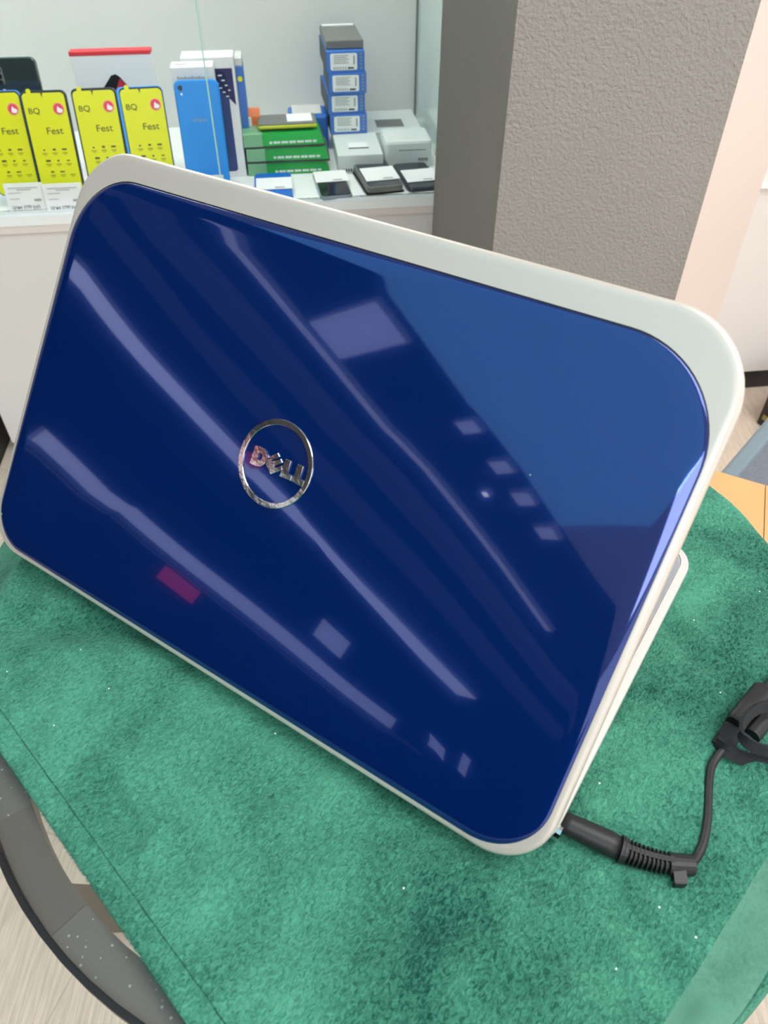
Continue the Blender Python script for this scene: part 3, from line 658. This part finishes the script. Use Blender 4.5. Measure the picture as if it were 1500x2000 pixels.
# ------------------------------------------------------------------ laptop
lap = thing('laptop', 'glossy blue and silver laptop standing half open on the green cloth', 'laptop', (LB.x, LB.y, CZ0))
def lidpart(name, bm, m, parent, smooth=False):
    bmesh.ops.transform(bm, matrix=Matrix.Translation(-lap.location) @ LM, verts=bm.verts); o = from_bm(name, bm, m, parent, smooth); return o
LX0, LX1, LY0, LY1 = -.0024, .3746, .0012, .2476; LW, LH = LX1-LX0, LY1-LY0
bm = bmesh.new(); rings = []
prof = ((.0035, -.0110), (.0010, -.0106), (0, -.0092), (0, -.0024), (.0003, -.0014), (.0010, -.0006), (.0022, -.0001), (.0045, -.0001), (.0090, -.0002))
for ins, z in prof:
    rs = [max(q-ins, .001) for q in (.026, .028, .036, .034)]
    out = []
    for x, y in rrect(LW-2*ins, LH-2*ins, 0, 14, LX0+ins, LY0+ins, rs):
        out.append((x, y, z))
    rings.append(out)
loft(bm, rings)
lid = lidpart('lid', bm, M['silver'], lap, True)
def shade_auto(o, ang=35):
    me = o.data
    for e in me.edges: e.use_edge_sharp = False
    try: me.set_sharp_from_angle(angle=math.radians(ang))
    except Exception: pass
shade_auto(lid)
# thin dark gap around the blue cover
def cover_rings(prof, x0=.0014, y0=.0046, x1=.3706, y1=.2325, rs0=(.026, .030, .046, .040)):
    out = []
    for ins, z in prof:
        rs = [max(q-ins, .0015) for q in rs0]
        out.append([(x, y, z) for x, y in rrect(x1-x0-2*ins, y1-y0-2*ins, 0, 18, x0+ins, y0+ins, rs)])
    return out
bm = bmesh.new(); loft(bm, cover_rings(((-.0001, -.0012), (-.0001, -.0001), (.0006, -.0001), (.0006, -.0012)), y1=.2331), False, False)
lidpart('seam', bm, M['black'], lid)
# glossy cover: rounded edge, very slightly crowned middle
prof = []
for i in range(13):
    a = i/12*PI/2; prof.append((.0095*(1-math.cos(a)), -.0002 + .0015*math.sin(a)**.8))
R0 = cover_rings(prof)
cx, cy, hw, hh = .188, .119, .185, .116
base = R0[-1]
for k in range(1, 16):
    f = 1-k/15.5; R0.append([(cx+(x-cx)*f, cy+(y-cy)*f, .0013 + .0012*(1-f*f)) for x, y, z in base])
bm = bmesh.new(); loft(bm, R0, False, True)
cov = lidpart('cover_panel', bm, M['lid'], lid, True)
# emblem: ring and letters, outlines measured on the lid
def zp(x, y): q = onlid(450+x/7.5, 800+y/7.5, .0026); return (q.x, q.y)
def bevel_plate(pts, z0, z1, ins):
    b2 = bmesh.new(); prism(b2, pts, z0, z1)
    top = [e for e in b2.edges if all(abs(v.co.z-z1) < 1e-7 for v in e.verts)]
    bmesh.ops.bevel(b2, geom=top, offset=ins, segments=1, affect='EDGES'); return b2
cc = (.1861, .1222); ro, ri = .0224, .0194
bm = bmesh.new(); nseg = 72; vs_ = []
for r, z in ((ro, .0012), (ro, .0029), (ro-.0003, .0033), (ri+.0003, .0033), (ri, .0029), (ri, .0012)):
    vs_.append([bm.verts.new((cc[0]+r*math.cos(2*PI*i/nseg), cc[1]+r*math.sin(2*PI*i/nseg), z)) for i in range(nseg)])
for a, b in zip(vs_, vs_[1:]):
    for i in range(nseg): bm.faces.new((a[i], a[(i+1) % nseg], b[(i+1) % nseg], b[i]))
lidpart('emblem_ring', bm, M['chrome'], lid)
def letter(name, pts, hole=None):
    P_ = [zp(*p) for p in pts]
    if hole:                                              # bridge outline and hole into one polygon
        Hh = [zp(*p) for p in hole]
        k = min(range(len(P_)), key=lambda i: (Vector(P_[i])-Vector(Hh[0])).length)
        P2 = P_[:k+1] + Hh + [Hh[0], P_[k]] + P_[k+1:]
        bm = bmesh.new(); v1 = [bm.verts.new((x, y, .0034)) for x, y in P_]; v2 = [bm.verts.new((x, y, .0034)) for x, y in Hh]
        e = [bm.edges.new((v1[i], v1[(i+1) % len(v1)])) for i in range(len(v1))] + [bm.edges.new((v2[i], v2[(i+1) % len(v2)])) for i in range(len(v2))]
        bmesh.ops.triangle_fill(bm, edges=e, use_beauty=True)
        r = bmesh.ops.extrude_face_region(bm, geom=bm.faces[:]); bmesh.ops.translate(bm, verts=[g_ for g_ in r['geom'] if isinstance(g_, bmesh.types.BMVert)], vec=(0, 0, -.002))
    else:
        bm = bevel_plate(P_, .0014, .0034, .00022)
    return lidpart(name, bm, M['chrome'], lid)
letter('emblem_letter', [(380, 525), (440, 540), (500, 570), (540, 615), (557, 665), (552, 720), (530, 775), (500, 810), (450, 832), (400, 828), (350, 810), (295, 780)],
       [(435, 630), (462, 634), (480, 662), (474, 708), (455, 745), (432, 745), (408, 722)])
letter('emblem_letter', [(563, 700), (710, 636), (737, 690), (603, 744), (610, 770), (752, 722), (777, 777), (642, 832), (652, 860), (772, 820), (762, 886), (595, 952), (525, 795)])
letter('emblem_letter', [(820, 720), (902, 755), (838, 942), (912, 972), (893, 1045), (723, 976)])
letter('emblem_letter', [(995, 797), (1082, 835), (1020, 1015), (1095, 1050), (1062, 1138), (905, 1050)])
# inside of the lid
bm = bmesh.new(); slab(bm, LW-.030, LH-.034, .0012, .004, .0004, x0=.013, y0=.018, z0=-.0121); lidpart('screen', bm, M['blackgl'], lid)
# base
HB = Matrix(((LU.x, LNB.x, 0, LB.x-lap.location.x), (LU.y, LNB.y, 0, LB.y-lap.location.y), (0, 0, 1, 0), (0, 0, 0, 1)))
def basepart(name, bm, m, parent=None, smooth=False):
    bmesh.ops.transform(bm, matrix=HB, verts=bm.verts); return from_bm(name, bm, m, parent or lap, smooth)
bm = bmesh.new(); rings = []
X0, X1, Y0, Y1 = .001, .3748, .016, .2325
for ins, z in ((.012, .0055), (.004, .0068), (.0006, .0125), (0, .0175), (.0004, .0195), (.0025, .0205), (.0050, .0208), (.0055, .0198)):
    rs = [max(q-ins, .001) for q in (.012, .012, .020, .020)]
    rings.append([(x, y, z + (.004*(1-(y-Y0)/(Y1-Y0)) if z > .01 else 0)) for x, y in rrect(X1-X0-2*ins, Y1-Y0-2*ins, 0, 8, X0+ins, Y0+ins, rs)])
loft(bm, rings); bs = basepart('base_case', bm, M['silver2'], None, True); shade_auto(bs)
bm = bmesh.new(); rings = [[(x, y, z + .004*(1-(y-Y0)/(Y1-Y0))) for x, y in rrect(X1-X0-.0116, Y1-Y0-.0116, 0, 8, X0+.0058, Y0+.0058, (.010, .010, .015, .015))] for z in (.0190, .0201)]
loft(bm, rings); dk = basepart('keyboard_deck', bm, M['deck'], bs)
bm = bmesh.new(); add_box(bm, (.188, .075, .0238), (.29, .09, .002), .0005, rot=Matrix.Rotation(-.018, 4, 'X')); basepart('keyboard', bm, M['black'], bs)
for x in (.06, .316):
    bm = bmesh.new(); path = [Vector((x-.018, .020, .0215)), Vector((x+.018, .020, .0215))]; tube(bm, path, .0050, 14); basepart('hinge', bm, M['silver'])
for x, y in ((.03, .035), (.346, .035), (.03, .20), (.346, .20)):
    bm = bmesh.new(); add_cyl(bm, (x, y, .0029), .008, .0036, 16); basepart('rubber_foot', bm, M['black'])
bm = bmesh.new(); tube(bm, [Vector((.3715, .030, .0105)), Vector((.3760, .030, .0103))], .0046, 14); basepart('power_jack', bm, M['chrome'], bs)

# ------------------------------------------------------------------ charger cable
cab_t = thing('charger_cable', 'black laptop charger cable plugged into the laptop, lying on the green cloth', 'cable', (.10, .15, CZ0))
def cp(x, y, z): return onz(x, y, z) - cab_t.location
zc = CZ0 + .0105
plug_path = [cp(1096, 1604, zc+.0015), cp(1112, 1611, zc+.001), cp(1150, 1629, zc), cp(1190, 1647, zc-.001), cp(1212, 1658, zc-.001)]
bm = bmesh.new(); pr = [.0049, .0051, .0056, .0057, .0050]; tube(bm, plug_path, lambda i, n: pr[i], 20); from_bm('plug', bm, M['blackrub'], cab_t, True)
bm = bmesh.new(); d0 = (plug_path[0]-plug_path[1]).normalized(); tube(bm, [plug_path[0]+d0*.006, plug_path[0]], .0036, 14); from_bm('plug_tip', bm, M['black'], cab_t, True)
sr = crom([cp(1210, 1657, zc-.001), cp(1240, 1669, zc-.0015), cp(1275, 1680, zc-.002), cp(1310, 1687, zc-.002), cp(1352, 1690, zc-.003)], 16)
nseg_ = len(sr)
def rel_r(i, n):
    f = i/(n-1); r = .0058-.0012*f
    if .10 < f < .74 and (i % 4) < 2: r -= .0016
    if f < .05: r = .0062
    return r
bm = bmesh.new(); tube(bm, sr, rel_r, 18); from_bm('strain_relief', bm, M['blackrub'], cab_t)
bm = bmesh.new(); tube(bm, sr[6:46], .0034, 10); 
ridge = sr[4:50]; sweep(bm, [p + Vector((0, 0, .0045)) for p in ridge], lambda i, n: [(-.0012, -.001), (.0012, -.001), (.0012, .0006), (-.0012, .0006)])
from_bm('relief_spine', bm, M['blackrub'], cab_t)
# hanging clip loop
bm = bmesh.new()
def strap_plate(bm, p, q, wd, th): sweep(bm, [p, p*.5+q*.5, q], lambda i, n: [(-wd/2, -th/2), (wd/2, -th/2), (wd/2, th/2), (-wd/2, th/2)])
c0, c1 = cp(1326, 1690, zc+.0005), cp(1330, 1725, zc-.0012)
strap_plate(bm, c0, c1, .0056, .0012); strap_plate(bm, c0-Vector((0, 0, .0055)), c1-Vector((0, 0, .0050)), .0056, .0012)
add_box(bm, c1-Vector((0, 0, .0025)), (.0056, .0012, .0062), .0003)
from_bm('cable_clip', bm, M['blackrub'], cab_t)
zr = CZ0 + .0065
cord = crom([cp(1345, 1690, zr+.001), cp(1362, 1672, zr), cp(1375, 1640, zr), cp(1382, 1595, zr), cp(1384, 1540, zr), cp(1389, 1500, zr), cp(1402, 1476, zr+.0005), cp(1424, 1450, zr+.002), cp(1440, 1425, zr+.003)], 8)
bm = bmesh.new(); tube(bm, cord, .00205, 14); from_bm('cord', bm, M['blackrub'], cab_t, True)
# adapter lead core: rounded bar
fa, fb = cp(1434, 1416, CZ0+.011), cp(1490, 1348, CZ0+.011)
bm = bmesh.new(); path = [fa+(fb-fa)*k for k in (0, .06, .5, .94, 1)]
sc_ = [.82, 1, 1, 1, .82]
def coreprof(i, n):
    return [((x-.0052)*sc_[i], (y-.0055)*sc_[i]) for x, y in rrect(.0104, .011, .0034, 6)]
sweep(bm, path, coreprof); core = from_bm('ferrite_core', bm, M['black'], cab_t, True); shade_auto(core, 40)
ga, gb = cp(1466, 1438, CZ0+.0095), cp(1530, 1358, CZ0+.0095)
bm = bmesh.new(); tube(bm, [ga, ga+(gb-ga)*.04, gb], .0046, 20); o = from_bm('lead_end', bm, M['black'], cab_t, True); shade_auto(o, 40)
bm = bmesh.new(); tube(bm, crom([fb, cp(1500, 1338, CZ0+.010), cp(1530, 1300, CZ0+.008)], 6), .0022, 12); from_bm('cord', bm, M['blackrub'], cab_t, True)
# hook and loop strap: a band round the cord and two standing loops
def band(pts, wd, th, m, name, up=Vector((0, 0, 1)), n=8):
    bm = bmesh.new(); path = crom(pts, n)
    sweep(bm, path, lambda i, n: [(-th/2, -wd/2), (th/2, -wd/2), (th/2, wd/2), (-th/2, wd/2)], upv=up)
    o = from_bm(name, bm, m, cab_t, True); shade_auto(o, 40); return o
M['strap'] = mat('woven_strap', srgb(30, 31, 36), .75, bump=(1500, .8, .0008))
zb = CZ0 + .008
bm = bmesh.new(); pa, pb = cp(1433, 1424, CZ0+.0085), cp(1408, 1462, CZ0+.0072)
sweep(bm, crom([pa, pa*.5+pb*.5+Vector((0, 0, .0006)), pb], 4), lambda i, n: [(x-.0052, y-.0034) for x, y in rrect(.0104, .0068, .0030, 4)]); from_bm('strap_band', bm, M['strap'], cab_t)
band([cp(1398, 1448, zb+.001), cp(1415, 1462, zb+.0015), cp(1436, 1474, zb), cp(1460, 1484, zb-.001), cp(1500, 1488, zb-.001), cp(1530, 1486, zb-.001)], .0070, .0016, M['strap'], 'strap_end', up=Vector((-.25, .72, .65)).normalized())
band([cp(1530, 1380, zb+.014), cp(1500, 1379, zb+.015), cp(1476, 1386, zb+.016), cp(1456, 1404, zb+.0155), cp(1449, 1428, zb+.013), cp(1459, 1449, zb+.010), cp(1480, 1462, zb+.008), cp(1505, 1468, zb+.007), cp(1530, 1470, zb+.006)], .0060, .0018, M['strap'], 'strap_loop', up=Vector((-.15, .45, .88)).normalized())

# ------------------------------------------------------------------ chair with a mesh seat, carton on it
ra = Vector((.394, .677)); rb = Vector((.498, .795)); rd = (rb-ra).normalized(); rn = Vector((rd.y, -rd.x))
cz = .47
ch = thing('mesh_chair', 'steel-blue framed chair with a grey mesh seat behind the round table', 'chair', ((ra+rn*.22).x, (ra+rn*.22).y, 0), (0, 0, math.atan2(rd.y, rd.x)))
# local frame: x along the left rail, -y towards rn
def cpb(name, c, s, m, bev=.003, par=None): return box(name, c, s, m, par or ch, bev)
L0, L1 = -.30, .19
cpb('side_rail', ((L0+L1)/2, .211, cz-.012), (L1-L0, .020, .026), M['steelblue'], .005)
cpb('side_rail', ((L0+L1)/2, -.211, cz-.012), (L1-L0, .020, .026), M['steelblue'], .005)
cpb('cross_rail', (L0+.01, 0, cz-.012), (.020, .42, .024), M['steelblue'], .005); cpb('cross_rail', (L1-.01, 0, cz-.012), (.020, .42, .024), M['steelblue'], .005)
cpb('mesh_seat', ((L0+L1)/2, 0, cz-.006), (L1-L0-.03, .404, .003), M['mesh'], 0)
for x in (L0+.012, L1-.012):
    for y in (.211, -.211): cpb('leg', (x, y, (cz-.024)/2), (.022, .022, cz-.024), M['steelblue'], .004)
bm = bmesh.new()
for y in (.19, -.19): add_box(bm, (L1+.05, y, cz+.20), (.02, .02, .44), .004, rot=Matrix.Rotation(.22, 4, 'Y'))
from_bm('back_posts', bm, M['steelblue'], ch); 
bm = bmesh.new(); add_box(bm, (L1+.06, 0, cz+.24), (.004, .37, .30), rot=Matrix.Rotation(.22, 4, 'Y')); from_bm('mesh_back', bm, M['mesh'], ch)

bp1, bp2, bp3 = onz(1398, 918, .53), onz(1495, 946, .53), onz(1488, 1150, .53)
bt = thing('cardboard_box', 'flat brown cardboard box lying on the mesh chair beside the cloth', 'box', (bp2.x, bp2.y, cz))
bx = (bp1-bp2).normalized(); by = (bp3-bp2).normalized()
bm = bmesh.new(); pts = [Vector((0, 0, 0)), bx*.11, bx*.11+by*.30, by*.30]
prism(bm, [(p.x, p.y) for p in pts], 0.0005, .059); from_bm('left_half', bm, M['card'], bt)
q = -bx; pts = [q*.0008, q*.17 + Vector((0, -.002, 0)), q*.17+by*.30, q*.0008+by*.30]
bm = bmesh.new(); prism(bm, [(p.x, p.y) for p in pts], 0.0005, .0592); from_bm('right_flap', bm, M['card'], bt)

# dark gilded boxes on the floor at the right
t = thing('gift_box', 'black box with gold print and white tag on the floor by the right cabinet', 'box', (.950, 1.395, 0), (0, 0, .5))
box('box_body', (0, 0, .06), (.13, .12, .12), M['blackgl'], t, .004)
for k in range(3): box('gold_band', (-.0655, .0, .025+.028*k), (.001, .10-.02*k, .012), M['gold'], t)
box('white_tag', (-.050, -.03, .1235), (.045, .06, .007), M['white'], t, .002)
t = thing('storage_crate', 'black crate with white contents on the floor left of the cabinet', 'crate', (-.905, 1.30, 0), (0, 0, CYAW))
bm = bmesh.new()
for c, s in (((0, 0, .004), (.13, .16, .008)), ((.062, 0, .045), (.006, .16, .09)), ((-.062, 0, .045), (.006, .16, .09)), ((0, .077, .045), (.13, .006, .09)), ((0, -.077, .045), (.13, .006, .09))): add_box(bm, c, s, .001)
from_bm('crate_body', bm, M['black'], t); box('white_pack', (-.005, .01, .078), (.10, .13, .10), M['white'], t, .01)
